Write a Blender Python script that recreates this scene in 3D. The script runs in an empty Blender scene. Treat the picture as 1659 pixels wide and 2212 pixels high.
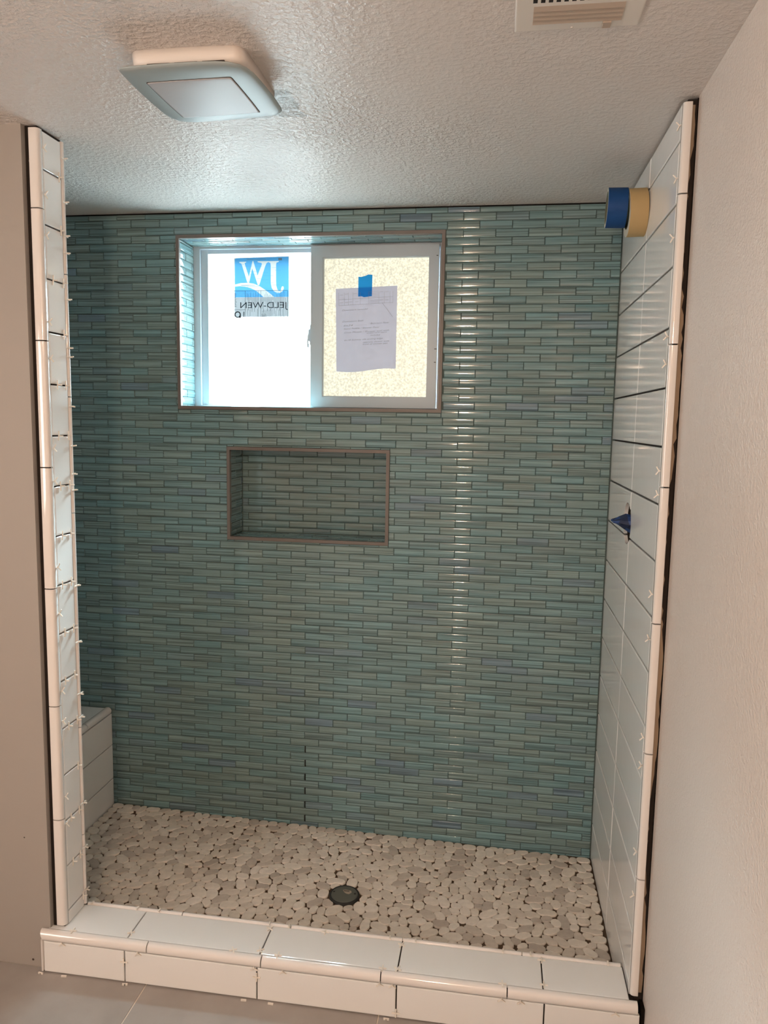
import bpy, bmesh, math, random
import numpy as np
from mathutils import Vector, Matrix, kdtree, geometry

S = bpy.context.scene
COL = S.collection
random.seed(7)

# ------------------------------------------------------------------ camera, world, lights, exposure
CAM = Vector((0.0, 0.0, 1.49))
F_PX = 1638.636
RX = Vector((0.98875, 0.14861, 0.01706)); RY = Vector((0.03432, -0.11440, -0.99284)); RF = Vector((-0.14560, 0.98226, -0.11821))
cd = bpy.data.cameras.new('camera'); cam = bpy.data.objects.new('camera', cd); COL.objects.link(cam)
cam.matrix_world = Matrix(((RX.x, -RY.x, -RF.x, CAM.x), (RX.y, -RY.y, -RF.y, CAM.y), (RX.z, -RY.z, -RF.z, CAM.z), (0, 0, 0, 1)))
cd.sensor_fit = 'VERTICAL'; cd.sensor_height = 36.0; cd.lens = F_PX / 2212 * 36.0
cd.clip_start = 0.02; cd.clip_end = 60
S.camera = cam

w = bpy.data.worlds.new('sky'); S.world = w; w.use_nodes = True
w.node_tree.nodes['Background'].inputs[0].default_value = (0.75, 0.87, 1.0, 1)
w.node_tree.nodes['Background'].inputs[1].default_value = 1.2

PANE_LEFT, PANE_RIGHT = 5.0, 0.84          # emission of the two obscured panes, standing in for daylight
LAMP_W, LAMP_COL = 45.0, (1.0, 0.70, 0.50)  # warm bulb on the rear side of the bathroom
l = bpy.data.lights.new('vanity_bulb', 'POINT'); l.energy = LAMP_W; l.color = LAMP_COL; l.shadow_soft_size = 0.04
o = bpy.data.objects.new('vanity_bulb', l); COL.objects.link(o); o.location = (-0.26, -0.55, 1.94)
# added fill light by the left wall, out of view, to brighten the right side
l = bpy.data.lights.new('side_fill', 'AREA'); l.shape = 'RECTANGLE'; l.size = 0.9; l.size_y = 1.0; l.energy = 30.0; l.color = (1.0, 0.93, 0.86)
o = bpy.data.objects.new('side_fill', l); COL.objects.link(o); o.location = (-2.46, -0.35, 1.45); o.rotation_euler = (0, -math.pi / 2, 0)
# open sky high outside the window
SKY_W = 34000.0
l = bpy.data.lights.new('open_sky', 'AREA'); l.shape = 'RECTANGLE'; l.size = 5.0; l.size_y = 4.0; l.energy = SKY_W; l.color = (0.76, 0.92, 1.0)
o = bpy.data.objects.new('open_sky', l); COL.objects.link(o); o.location = (-1.05, 4.5, 4.8)
o.rotation_euler = (Vector((-0.85, 2.69, 1.75)) - o.location).to_track_quat('-Z', 'Y').to_euler()

S.view_settings.view_transform = 'Standard'; S.view_settings.look = 'None'
S.view_settings.exposure = 0.18; S.view_settings.gamma = 1.0; S.view_settings.use_curve_mapping = False
cy = S.cycles
cy.use_denoising = True; cy.max_bounces = 6; cy.diffuse_bounces = 4; cy.glossy_bounces = 3; cy.transmission_bounces = 3; cy.transparent_max_bounces = 6
cy.sample_clamp_indirect = 6.0; cy.caustics_reflective = False; cy.caustics_refractive = False; cy.use_adaptive_sampling = True; cy.adaptive_threshold = 0.04; cy.adaptive_min_samples = 16

# ------------------------------------------------------------------ materials
def lin(r, g, b):
    f = lambda c: (c / 255 / 12.92) if c / 255 <= 0.04045 else ((c / 255 + 0.055) / 1.055) ** 2.4
    return (f(r), f(g), f(b), 1)

MATS = {}
def mat(name, color, rough=0.5, spec=0.5, coat=0.0, metal=0.0):
    m = bpy.data.materials.new(name); m.use_nodes = True
    b = m.node_tree.nodes['Principled BSDF']
    b.inputs['Base Color'].default_value = color; b.inputs['Roughness'].default_value = rough
    b.inputs['Specular IOR Level'].default_value = spec; b.inputs['Coat Weight'].default_value = coat
    b.inputs['Metallic'].default_value = metal; b.inputs['Coat Roughness'].default_value = 0.05
    MATS[name] = m
    return m
def N(m, t, **kw):
    n = m.node_tree.nodes.new(t)
    for k, v in kw.items(): setattr(n, k, v)
    return n
def L(m, a, b): m.node_tree.links.new(a, b)
def bsdf(m): return m.node_tree.nodes['Principled BSDF']
def noise(m, scale, detail=3.0, rough=0.55, coord='Object', vec_scale=None):
    tc = N(m, 'ShaderNodeTexCoord'); n = N(m, 'ShaderNodeTexNoise')
    n.inputs['Scale'].default_value = scale; n.inputs['Detail'].default_value = detail; n.inputs['Roughness'].default_value = rough
    if vec_scale:
        mp = N(m, 'ShaderNodeMapping'); mp.inputs['Scale'].default_value = vec_scale
        L(m, tc.outputs[coord], mp.inputs['Vector']); L(m, mp.outputs['Vector'], n.inputs['Vector'])
    else:
        L(m, tc.outputs[coord], n.inputs['Vector'])
    return n
def ramp(m, stops):
    r = N(m, 'ShaderNodeValToRGB'); e = r.color_ramp.elements
    while len(e) < len(stops): e.new(0.5)
    for el, (p, c) in zip(e, stops): el.position = p; el.color = c
    return r
def bump(m, height_socket, strength, dist):
    b = N(m, 'ShaderNodeBump'); b.inputs['Strength'].default_value = strength; b.inputs['Distance'].default_value = dist
    L(m, height_socket, b.inputs['Height']); L(m, b.outputs['Normal'], bsdf(m).inputs['Normal'])
    return b
def g(v): return (v, v, v, 1)

# painted ceiling: sprayed orange-peel texture, semi gloss, one bare grey patch beside the fan
m = mat('ceiling_paint', lin(216, 209, 204), 0.42, 0.42)
n1 = noise(m, 78, 2.5, 0.6); rp = ramp(m, [(0.42, g(0)), (0.66, g(1))]); L(m, n1.outputs['Fac'], rp.inputs[0])
n2 = noise(m, 1.6, 1.0); rp2 = ramp(m, [(0.36, g(0.25)), (0.62, g(1))]); L(m, n2.outputs['Fac'], rp2.inputs[0])
geo = N(m, 'ShaderNodeNewGeometry'); sep = N(m, 'ShaderNodeSeparateXYZ'); L(m, geo.outputs['Position'], sep.inputs[0])
mr = N(m, 'ShaderNodeMapRange'); mr.inputs['From Min'].default_value = -0.30; mr.inputs['From Max'].default_value = 0.10; mr.inputs['To Min'].default_value = 1.0; mr.inputs['To Max'].default_value = 0.28   # the sprayed texture thins out towards the right wall
L(m, sep.outputs['X'], mr.inputs['Value'])
mu0 = N(m, 'ShaderNodeMath', operation='MULTIPLY'); L(m, rp.outputs[0], mu0.inputs[0]); L(m, rp2.outputs[0], mu0.inputs[1])
mu = N(m, 'ShaderNodeMath', operation='MULTIPLY'); L(m, mu0.outputs[0], mu.inputs[0]); L(m, mr.outputs[0], mu.inputs[1])
bump(m, mu.outputs[0], 0.75, 0.0045)
n3 = noise(m, 26, 4.0, 0.7)
def band(m, sock, lo, hi, jit):
    ad = N(m, 'ShaderNodeMath', operation='MULTIPLY_ADD'); ad.inputs[1].default_value = jit; L(m, n3.outputs['Fac'], ad.inputs[0]); L(m, sock, ad.inputs[2])
    a = N(m, 'ShaderNodeMath', operation='GREATER_THAN'); a.inputs[1].default_value = lo + jit * 0.5; L(m, ad.outputs[0], a.inputs[0])
    b = N(m, 'ShaderNodeMath', operation='LESS_THAN'); b.inputs[1].default_value = hi + jit * 0.5; L(m, ad.outputs[0], b.inputs[0])
    c = N(m, 'ShaderNodeMath', operation='MULTIPLY'); L(m, a.outputs[0], c.inputs[0]); L(m, b.outputs[0], c.inputs[1])
    return c
bx_ = band(m, sep.outputs['X'], -0.60, -0.462, 0.05); by_ = band(m, sep.outputs['Y'], 1.64, 1.775, 0.06)
pm = N(m, 'ShaderNodeMath', operation='MULTIPLY'); L(m, bx_.outputs[0], pm.inputs[0]); L(m, by_.outputs[0], pm.inputs[1])
mx = N(m, 'ShaderNodeMix', data_type='RGBA'); L(m, pm.outputs[0], mx.inputs['Factor'])
mx.inputs['A'].default_value = lin(216, 209, 204); mx.inputs['B'].default_value = lin(168, 162, 156); L(m, mx.outputs['Result'], bsdf(m).inputs['Base Color'])

m = mat('shaded_wall_paint', lin(160, 154, 147), 0.55, 0.4)  # left partition: colour darkened to stand in for the shade on it
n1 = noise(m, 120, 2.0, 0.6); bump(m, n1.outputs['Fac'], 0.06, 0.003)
m = mat('textured_wall_paint', lin(214, 204, 196), 0.38, 0.5)
n1 = noise(m, 165, 2.0, 0.6); rp = ramp(m, [(0.42, g(0)), (0.68, g(1))]); L(m, n1.outputs['Fac'], rp.inputs[0]); bump(m, rp.outputs[0], 0.34, 0.0028)

def white_tile(name, c):
    m = mat(name, c, 0.10, 0.5, 0.25)
    n1 = noise(m, 9, 2.0); bump(m, n1.outputs['Fac'], 0.045, 0.01)
    n2 = noise(m, 3.0, 2.0); r = ramp(m, [(0.3, tuple(v * 0.95 for v in c[:3]) + (1,)), (0.7, c)]); L(m, n2.outputs['Fac'], r.inputs[0]); L(m, r.outputs[0], bsdf(m).inputs['Base Color'])
white_tile('white_tile', lin(236, 236, 234))
white_tile('white_trim', lin(230, 226, 222))
mat('tile_side', lin(205, 190, 172), 0.7)
mat('tile_bed', lin(48, 42, 38), 0.9, 0.2)
mat('mosaic_bed', lin(98, 114, 112), 0.9, 0.2)
mat('thinset', lin(158, 140, 120), 0.9, 0.2)
mat('dark_cavity', lin(22, 17, 14), 0.95, 0.1)
mat('spacer_plastic', lin(232, 226, 216), 0.45)

def glass_mosaic(name, per_island):
    m = mat(name, (0.2, 0.3, 0.3, 1), 0.06, 0.40, 0.15)
    if per_island: src = N(m, 'ShaderNodeNewGeometry').outputs['Random Per Island']
    else: src = N(m, 'ShaderNodeObjectInfo').outputs['Random']
    a, b, c, d = lin(109, 142, 147), lin(114, 142, 145), lin(120, 142, 141), lin(108, 132, 147)
    r = ramp(m, [(0.0, a), (0.35, b), (0.70, c), (0.92, lin(115, 140, 143)), (1.0, d)]); L(m, src, r.inputs[0])
    geo = N(m, 'ShaderNodeNewGeometry'); mp = N(m, 'ShaderNodeMapping'); mp.inputs['Scale'].default_value = (3, 3, 270)
    sh = N(m, 'ShaderNodeCombineXYZ'); sm = N(m, 'ShaderNodeMath', operation='MULTIPLY'); sm.inputs[1].default_value = 37.0; L(m, src, sm.inputs[0]); L(m, sm.outputs[0], sh.inputs[0])
    va = N(m, 'ShaderNodeVectorMath', operation='ADD'); L(m, geo.outputs['Position'], va.inputs[0]); L(m, sh.outputs[0], va.inputs[1])
    L(m, va.outputs[0], mp.inputs['Vector'])
    n = N(m, 'ShaderNodeTexNoise'); n.inputs['Scale'].default_value = 1.0; n.inputs['Detail'].default_value = 2.0; L(m, mp.outputs['Vector'], n.inputs['Vector'])
    r2 = ramp(m, [(0.38, g(0.64)), (0.47, g(0.98)), (0.56, g(1.02)), (0.64, g(1.28))]); L(m, n.outputs['Fac'], r2.inputs[0])
    mx = N(m, 'ShaderNodeMix', data_type='RGBA', blend_type='MULTIPLY'); mx.inputs['Factor'].default_value = 1.0
    L(m, r.outputs[0], mx.inputs['A']); L(m, r2.outputs[0], mx.inputs['B']); L(m, mx.outputs['Result'], bsdf(m).inputs['Base Color'])
glass_mosaic('glass_mosaic', False)
glass_mosaic('glass_mosaic_mass', True)

def pebble(name, per_island):
    m = mat(name, (0.5, 0.45, 0.4, 1), 0.62, 0.35)
    if per_island: src = N(m, 'ShaderNodeNewGeometry').outputs['Random Per Island']
    else: src = N(m, 'ShaderNodeObjectInfo').outputs['Random']
    r = ramp(m, [(0.0, lin(188, 178, 167)), (0.18, lin(206, 196, 184)), (0.5, lin(222, 213, 200)), (1.0, lin(230, 222, 211))]); L(m, src, r.inputs[0])
    n = noise(m, 60, 4.0); r2 = ramp(m, [(0.3, g(0.9)), (0.7, g(1.05))]); L(m, n.outputs['Fac'], r2.inputs[0])
    mx = N(m, 'ShaderNodeMix', data_type='RGBA', blend_type='MULTIPLY'); mx.inputs['Factor'].default_value = 1.0
    L(m, r.outputs[0], mx.inputs['A']); L(m, r2.outputs[0], mx.inputs['B']); L(m, mx.outputs['Result'], bsdf(m).inputs['Base Color'])
pebble('pebble', False); pebble('pebble_mass', True)
mat('pebble_bed', lin(92, 75, 60), 0.95, 0.2)
mat('brown_metal', lin(108, 101, 96), 0.42, 0.5)
mat('vinyl', lin(186, 198, 206), 0.32, 0.5)
mat('grey_drain', lin(92, 94, 86), 0.5, 0.5)
mat('drain_dark', lin(40, 40, 38), 0.6)
mat('drain_tape', lin(164, 150, 132), 0.7)
mat('fan_plastic', lin(226, 220, 214), 0.4)
mat('fan_satin', lin(150, 162, 164), 0.42, 0.5)
mat('fan_panel', lin(176, 176, 180), 0.45, 0.5)
mat('fan_slot', lin(44, 34, 28), 0.8)
mat('vent_white', lin(222, 216, 208), 0.45)
mat('vent_louver', lin(176, 162, 148), 0.5)
mat('vent_dark', lin(28, 22, 20), 0.9)
mat('blue_tape', lin(18, 66, 122), 0.6, 0.3)
mat('tan_tape', lin(182, 156, 110), 0.6, 0.3)
mat('tape_edge', lin(196, 190, 172), 0.7)
mat('tape_core', lin(88, 92, 78), 0.8)
mat('tape_core_print', lin(40, 66, 44), 0.8)
mat('blue_wrap', lin(30, 62, 118), 0.45, 0.5)
mat('blue_wrap_dark', lin(22, 34, 66), 0.5, 0.5)
mat('pipe_metal', lin(150, 140, 120), 0.4, 0.5, 0, 0.6)
mat('grout_light', lin(224, 214, 200), 0.9)
m = mat('floor_porcelain', lin(156, 150, 145), 0.42, 0.4)
n1 = noise(m, 5, 5.0); r = ramp(m, [(0.3, lin(148, 142, 137)), (0.7, lin(166, 161, 156))]); L(m, n1.outputs['Fac'], r.inputs[0]); L(m, r.outputs[0], bsdf(m).inputs['Base Color'])
mat('scuff', lin(70, 56, 48), 0.9)
mat('marker_black', lin(30, 28, 28), 0.7)

# obscured panes: pebbled glass, scattered daylight put in as emission, half see-through
def pane_mat(name, color, strength, lo, hi, clear):
    m = mat(name, (0.6, 0.62, 0.62, 1), 0.22, 0.5)
    n1 = noise(m, 150, 2.5, 0.6); rp = ramp(m, [(0.38, g(lo)), (0.62, g(hi))]); L(m, n1.outputs['Fac'], rp.inputs[0])
    mu = N(m, 'ShaderNodeMath', operation='MULTIPLY'); mu.inputs[1].default_value = strength; L(m, rp.outputs[0], mu.inputs[0])
    L(m, mu.outputs[0], bsdf(m).inputs['Emission Strength']); bsdf(m).inputs['Emission Color'].default_value = color
    bump(m, n1.outputs['Fac'], 0.3, 0.002)
    tr = N(m, 'ShaderNodeBsdfTransparent'); tr.inputs[0].default_value = clear
    mx = N(m, 'ShaderNodeMixShader'); mx.inputs[0].default_value = 0.5
    L(m, bsdf(m).outputs[0], mx.inputs[1]); L(m, tr.outputs[0], mx.inputs[2]); L(m, mx.outputs[0], m.node_tree.nodes['Material Output'].inputs['Surface'])
pane_mat('pane_bright', (0.90, 0.985, 1.0, 1), PANE_LEFT * 2, 0.8, 1.0, (0.9, 0.95, 0.95, 1))
pane_mat('pane_warm', (1.0, 0.965, 0.74, 1), PANE_RIGHT * 2, 0.62, 1.0, (0.05, 0.05, 0.04, 1))

def film(name, color, trans):     # paper, stickers and tape seen against the light
    m = mat(name, color, 0.7, 0.2)
    t = N(m, 'ShaderNodeBsdfTranslucent'); t.inputs['Color'].default_value = color if trans is None else trans
    mx = N(m, 'ShaderNodeMixShader'); mx.inputs[0].default_value = 0.5
    out = m.node_tree.nodes['Material Output']
    L(m, bsdf(m).outputs[0], mx.inputs[1]); L(m, t.outputs[0], mx.inputs[2]); L(m, mx.outputs[0], out.inputs['Surface'])
    return m
film('paper', lin(190, 192, 212), (0.66, 0.69, 0.95, 1))
film('paper_ink', lin(120, 118, 128), (0.34, 0.34, 0.40, 1))
film('paper_line', lin(150, 148, 158), (0.48, 0.48, 0.56, 1))
film('tape_on_glass', lin(40, 130, 220), (0.03, 0.42, 0.95, 1))
film('tape_on_paper', lin(20, 96, 200), (0.005, 0.22, 0.70, 1))
K = 0.036
film('sticker_blue', lin(70, 150, 210), (0.16 * K * 2, 0.50 * K * 2, 0.82 * K * 2, 1))
film('sticker_white', lin(225, 225, 222), (0.78 * K * 2, 0.79 * K * 2, 0.78 * K * 2, 1))
film('sticker_grey', lin(190, 190, 190), (0.55 * K * 2, 0.56 * K * 2, 0.56 * K * 2, 1))
m = mat('sticker_film', lin(190, 192, 196), 0.4, 0.4)
t_ = N(m, 'ShaderNodeBsdfTransparent'); t_.inputs[0].default_value = (0.80, 0.81, 0.84, 1)
x_ = N(m, 'ShaderNodeMixShader'); x_.inputs[0].default_value = 0.96
L(m, bsdf(m).outputs[0], x_.inputs[1]); L(m, t_.outputs[0], x_.inputs[2]); L(m, x_.outputs[0], m.node_tree.nodes['Material Output'].inputs['Surface'])
film('sticker_blue_line', lin(60, 130, 190), (0.11 * K * 2, 0.38 * K * 2, 0.66 * K * 2, 1))
film('sticker_ink', lin(60, 62, 66), (0.10 * K * 2, 0.11 * K * 2, 0.13 * K * 2, 1))
film('sticker_text', lin(90, 108, 122), (0.18 * K * 2, 0.25 * K * 2, 0.31 * K * 2, 1))

# ------------------------------------------------------------------ builders
def tag(o, label, cat, group=None, kind=None):
    o['label'] = label; o['category'] = cat
    if group: o['group'] = group
    if kind: o['kind'] = kind
    return o
def structure(o, label, cat): return tag(o, label, cat, None, 'structure')
def empty(name, loc):
    e = bpy.data.objects.new(name, None); e.empty_display_size = 0.05; COL.objects.link(e); e.location = loc
    return e
def adopt(o, parent):
    o.parent = parent
    p = parent; off = Vector((0, 0, 0))
    while p is not None:
        off += p.location if p.parent is None else Vector(p['_w']) - (Vector(p.parent['_w']) if '_w' in p.parent else p.parent.location)
        p = p.parent
    o.matrix_parent_inverse = Matrix.Translation(-off)
def wpos(o): return Vector(o['_w']) if '_w' in o else o.location
def attach(o, parent):
    """keep world placement: parents here are never rotated"""
    o['_w'] = tuple(o.location)
    o.parent = parent
    o.matrix_parent_inverse = Matrix.Translation(-wpos(parent)) if parent.parent is None else Matrix.Translation(-wpos(parent))

class MB:
    def __init__(s): s.v = []; s.f = []; s.m = []; s.sm = []
    def add(s, vs, fs, mi=0, smooth=False):
        k = len(s.v); s.v += [tuple(p) for p in vs]; s.f += [tuple(i + k for i in f) for f in fs]; s.m += [mi] * len(fs); s.sm += [smooth] * len(fs)
    def box(s, x0, x1, y0, y1, z0, z1, mi=0):
        s.add([(x0, y0, z0), (x1, y0, z0), (x1, y1, z0), (x0, y1, z0), (x0, y0, z1), (x1, y0, z1), (x1, y1, z1), (x0, y1, z1)],
              [(0, 3, 2, 1), (4, 5, 6, 7), (0, 1, 5, 4), (1, 2, 6, 5), (2, 3, 7, 6), (3, 0, 4, 7)], mi)
    def slab(s, fr, u0, u1, v0, v1, n0, n1, c=0.0, drop=None, mi=0):
        """box in a frame with its front edges eased by c"""
        drop = c * 0.45 if drop is None else drop
        P = lambda u, v, n: fr[0] + fr[1] * u + fr[2] * v + fr[3] * n
        if c <= 0:
            q = [P(u0, v0, n0), P(u1, v0, n0), P(u1, v1, n0), P(u0, v1, n0), P(u0, v0, n1), P(u1, v0, n1), P(u1, v1, n1), P(u0, v1, n1)]
            s.add(q, [(0, 3, 2, 1), (4, 5, 6, 7), (0, 1, 5, 4), (1, 2, 6, 5), (2, 3, 7, 6), (3, 0, 4, 7)], mi); return
        k = c * 0.3
        rings = [(0, n0), (0, n1 - drop), (k, n1 - drop * 0.35), (c, n1)]
        q = []
        for i, n in rings: q += [P(u0 + i, v0 + i, n), P(u1 - i, v0 + i, n), P(u1 - i, v1 - i, n), P(u0 + i, v1 - i, n)]
        f = [(0, 3, 2, 1), (12, 13, 14, 15)]
        for r in range(3):
            for j in range(4): a = r * 4 + j; b = r * 4 + (j + 1) % 4; f.append((a, b, b + 4, a + 4))
        s.add(q, f, mi)
    def prism(s, prof, fr, w0, w1, mi=0, smooth=False, caps=True):
        """closed profile [(a,b)] in the plane (U,V) of fr, extruded along N from w0 to w1"""
        P = lambda u, v, n: fr[0] + fr[1] * u + fr[2] * v + fr[3] * n
        k = len(prof); q = [P(a, b, w0) for a, b in prof] + [P(a, b, w1) for a, b in prof]
        s.add(q, [(i, (i + 1) % k, (i + 1) % k + k, i + k) for i in range(k)], mi, smooth)
        if caps: s.add(q, [tuple(range(k))[::-1], tuple(range(k, 2 * k))], mi)
    def lathe(s, prof, fr, n=24, mi=0, smooth=True):
        """profile [(r, n)] turned round the frame's N axis"""
        P = lambda u, v, h: fr[0] + fr[1] * u + fr[2] * v + fr[3] * h
        q = [P(r * math.cos(t), r * math.sin(t), h) for r, h in prof for t in [2 * math.pi * i / n for i in range(n)]]
        f = [(a * n + i, a * n + (i + 1) % n, (a + 1) * n + (i + 1) % n, (a + 1) * n + i) for a in range(len(prof) - 1) for i in range(n)]
        s.add(q, f, mi, smooth)
    def build(s, name, mats, parent=None, recalc=True):
        if isinstance(mats, str): mats = [mats]
        a = np.array(s.v, dtype=float); c = Vector(((a[:, 0].min() + a[:, 0].max()) / 2, (a[:, 1].min() + a[:, 1].max()) / 2, a[:, 2].min()))
        me = bpy.data.meshes.new(name); me.from_pydata([(x - c.x, y - c.y, z - c.z) for x, y, z in s.v], [], s.f)
        for t in mats: me.materials.append(MATS[t])
        me.polygons.foreach_set('material_index', s.m); me.polygons.foreach_set('use_smooth', s.sm)
        if recalc:
            bm = bmesh.new(); bm.from_mesh(me); bmesh.ops.recalc_face_normals(bm, faces=bm.faces); bm.to_mesh(me); bm.free()
        me.update()
        o = bpy.data.objects.new(name, me); COL.objects.link(o); o.location = c
        if parent is not None: attach(o, parent)
        return o

X, Y, Z = Vector((1, 0, 0)), Vector((0, 1, 0)), Vector((0, 0, 1))
def fr(o, u, v): return (Vector(o), u, v, u.cross(v))
FR_BACK = lambda y: fr((0, y, 0), X, Z)          # faces the camera (-y)
FR_RIGHT = lambda x: fr((x, 0, 0), -Y, Z)        # faces -x ; u = -y
FR_LEFT = lambda x: fr((x, 0, 0), Y, Z)          # faces +x ; u = y
FR_UP = lambda z: fr((0, 0, z), X, Y)            # faces +z
FR_DOWN = lambda z: fr((0, 0, z), X, -Y)         # faces -z ; v = -y

def arc(cx, cy, r, a0, a1, n): return [(cx + r * math.cos(math.radians(a0 + (a1 - a0) * i / n)), cy + r * math.sin(math.radians(a0 + (a1 - a0) * i / n))) for i in range(n + 1)]
def merge(me_list): pass

# ------------------------------------------------------------------ dimensions (metres, camera stands over the origin)
ZC = 2.180                 # ceiling
XR, XD = 0.362, 0.393      # shower tile face / painted wall, right
XJ = -1.110                # tile face of the left jamb
Y0, YB = 1.758, 2.530      # front edge of the shower, mosaic face of the back wall
ZT = 0.118                 # curb top
WIN_O = (-1.105, -0.190, 1.522, 2.106); WIN_I = (-1.094, -0.201, 1.533, 2.095)
NIC_O = (-0.930, -0.359, 1.070, 1.395); NIC_I = (-0.919, -0.370, 1.081, 1.384)
XBL = -1.80                # hidden left end of the shower
YW = 2.66                  # depth of reveal and niche
def pan_z(x, y=2.2): return 0.046 - 0.0212 * (x + 1.38)

# ------------------------------------------------------------------ room shell
b = MB(); b.box(-2.55, 0.62, -1.65, 2.72, ZC, ZC + 0.02)
structure(b.build('ceiling', 'ceiling_paint'), 'white sprayed-texture ceiling over the shower and bathroom', 'ceiling')
b = MB(); b.box(XD, 0.47, -1.65, 1.764, 0, ZC)
structure(b.build('wall_right', 'textured_wall_paint'), 'warm white painted wall with orange-peel texture at the right', 'wall')
b = MB(); b.box(-2.55, 0.47, -1.70, -1.62, 0, ZC)
structure(b.build('wall_rear', 'textured_wall_paint'), 'beige painted wall behind the viewer', 'wall')
b = MB(); b.box(-2.55, -2.47, -1.65, 2.80, 0, ZC)
structure(b.build('wall_left', 'textured_wall_paint'), 'beige painted side wall at the far left of the bathroom', 'wall')

# bathroom floor: large porcelain tiles in light grout
b = MB(); b.box(-2.55, 0.47, -1.65, 2.85, -0.10, -0.0015)
floor = b.build('floor', 'grout_light'); structure(floor, 'grey porcelain tile bathroom floor with pale grout joints', 'floor')
xs = [-2.741 + 0.623 * i for i in range(6)]
for i in range(5):
    for j in range(6):
        x0, x1 = max(xs[i], -2.47) + 0.0015, min(xs[i + 1], XD) - 0.0015
        y1 = 1.7515 - 0.62 * j; y0 = max(y1 - 0.62, -1.62)
        if x1 - x0 < 0.02: continue
        b = MB(); b.slab(FR_UP(0), x0, x1, y0 + 0.0015, y1 - 0.0015, -0.006, 0.0, 0.0012); b.build('floor_tile', 'floor_porcelain', floor)

# left partition with the tiled jamb
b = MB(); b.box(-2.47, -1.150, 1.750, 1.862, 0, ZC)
wl = b.build('wall_front', 'shaded_wall_paint'); structure(wl, 'beige drywall partition at the left, ending in a white tiled jamb', 'wall')
b = MB(); b.box(-1.152, -1.119, 1.766, 1.866, 0, ZC); b.build('jamb_backing', 'tile_bed', wl)
b = MB(); b.lathe([(0.0001, 0.0), (0.0014, -0.0002), (0.0018, 0.0006)], fr((-1.216, 1.7497, 0.37), X, Z), 8); b.build('nail_hole', 'scuff', wl)
b = MB(); b.lathe([(0.0001, 0.0004), (0.003, 0.0002), (0.0036, -0.0006)], fr((-1.205, 1.7497, 0.018), X, Z), 7); b.build('nail_hole', 'scuff', wl)
JZ = [0.1165] + [0.156 + 0.1284 * k for k in range(16)] + [2.172]
for k in range(len(JZ) - 1):
    b = MB(); b.slab(FR_LEFT(XJ), 1.7755, 1.8510, JZ[k] + 0.0019, JZ[k + 1] - 0.0019, -0.008, random.uniform(-0.0006, 0.0004), 0.003)
    b.build('jamb_tile', 'white_tile', wl)
# pencil trims of the jamb: outer bullnose pieces and the thin inner ones
TB = [0.122, 0.424, 0.737, 1.050, 1.361, 1.674, 1.988, 2.174]
for k in range(len(TB) - 1):
    z0, z1 = TB[k] + 0.0015, TB[k + 1] - 0.0015
    prof = [(-1.1365, 1.772), (-1.1365, 1.7600)] + arc(-1.1325, 1.7595, 0.004, 180, 270, 3) + arc(-1.1205, 1.7660, 0.0105, 270, 360, 6) + [(-1.1100, 1.7725)]
    b = MB(); b.prism(prof, fr((0, 0, 0), X, Y), z0, z1, 0, True); b.build('pencil_trim', 'white_trim', wl)
TB2 = [0.122, 0.33, 0.642, 0.93, 1.235, 1.54, 1.85, 2.174]
for k in range(len(TB2) - 1):
    prof = [(-1.124, 1.854)] + arc(-1.1125, 1.8585, 0.0060, -90, 60, 7) + [(-1.124, 1.866)]
    b = MB(); b.prism(prof, fr((0, 0, 0), X, Y), TB2[k] + 0.001, TB2[k + 1] - 0.001, 0, True); b.build('inner_pencil_trim', 'white_trim', wl)
b = MB()
for zz, wd in ((2.10, .006), (2.03, .004), (1.945, .005), (1.62, .005), (1.30, .004), (1.02, .005), (0.60, .004), (0.30, .004)):
    b.lathe([(0.0005, 0.004), (wd, 0.001), (wd * 1.2, -0.006)], fr((-1.1385, 1.768, zz), X, Z * 1.0), 7)
b.build('thinset_lumps', 'white_trim', wl)

# ------------------------------------------------------------------ right shower wall: backing, tiles with the valve hole, trims
VY, VZ, VR = 2.168, 1.221, 0.058
b = MB(); b.box(0.372, 0.392, 1.768, 2.70, 0, ZC - 0.004)
wr = b.build('wall_shower_right', 'tile_bed'); structure(wr, 'right shower wall of large glossy white tiles with a round valve hole', 'wall')
b = MB(); b.box(0.44, 0.47, 1.764, 2.70, 0, ZC); b.box(0.393, 0.44, 1.772, 1.800, 0, ZC); b.box(0.373, 0.44, 2.70, 2.72, 0, ZC); b.build('wall_cavity', 'dark_cavity', wr)
def cutter():
    bm = bmesh.new(); bmesh.ops.create_cone(bm, cap_ends=True, segments=40, radius1=VR, radius2=VR, depth=0.2)
    me = bpy.data.meshes.new('cut'); bm.to_mesh(me); bm.free()
    c = bpy.data.objects.new('cut', me); COL.objects.link(c); c.rotation_euler = (0, math.pi / 2, 0); c.location = (0.38, VY, VZ); return c
cut = cutter()
def carve(o):
    md = o.modifiers.new('b', 'BOOLEAN'); md.object = cut; md.operation = 'DIFFERENCE'; md.solver = 'EXACT'
    dg = bpy.context.evaluated_depsgraph_get(); dg.update()
    me = bpy.data.meshes.new_from_object(o.evaluated_get(dg)); o.modifiers.clear(); o.data = me
carve(wr)
RZ = [0.012] + [2.096 - 0.1303 * k for k in range(15, -1, -1)] + [2.174]
for k in range(len(RZ) - 1):
    yj = 2.112 + 0.0022 * (len(RZ) - 2 - k)
    for (ya, yb_) in ((1.7775, yj), (yj, 2.528)):
        z0 = RZ[k]
        b = MB(); b.slab(FR_RIGHT(XR), -yb_ + 0.0012, -ya - 0.0012, z0 + 0.0023, RZ[k + 1] - 0.0023, -0.010, random.uniform(-0.0005, 0.0005), 0.0035)
        o = b.build('shower_tile', 'white_tile', wr)
        if abs((z0 + RZ[k + 1]) / 2 - VZ) < 0.13: carve(o)
bpy.data.objects.remove(cut)
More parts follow.
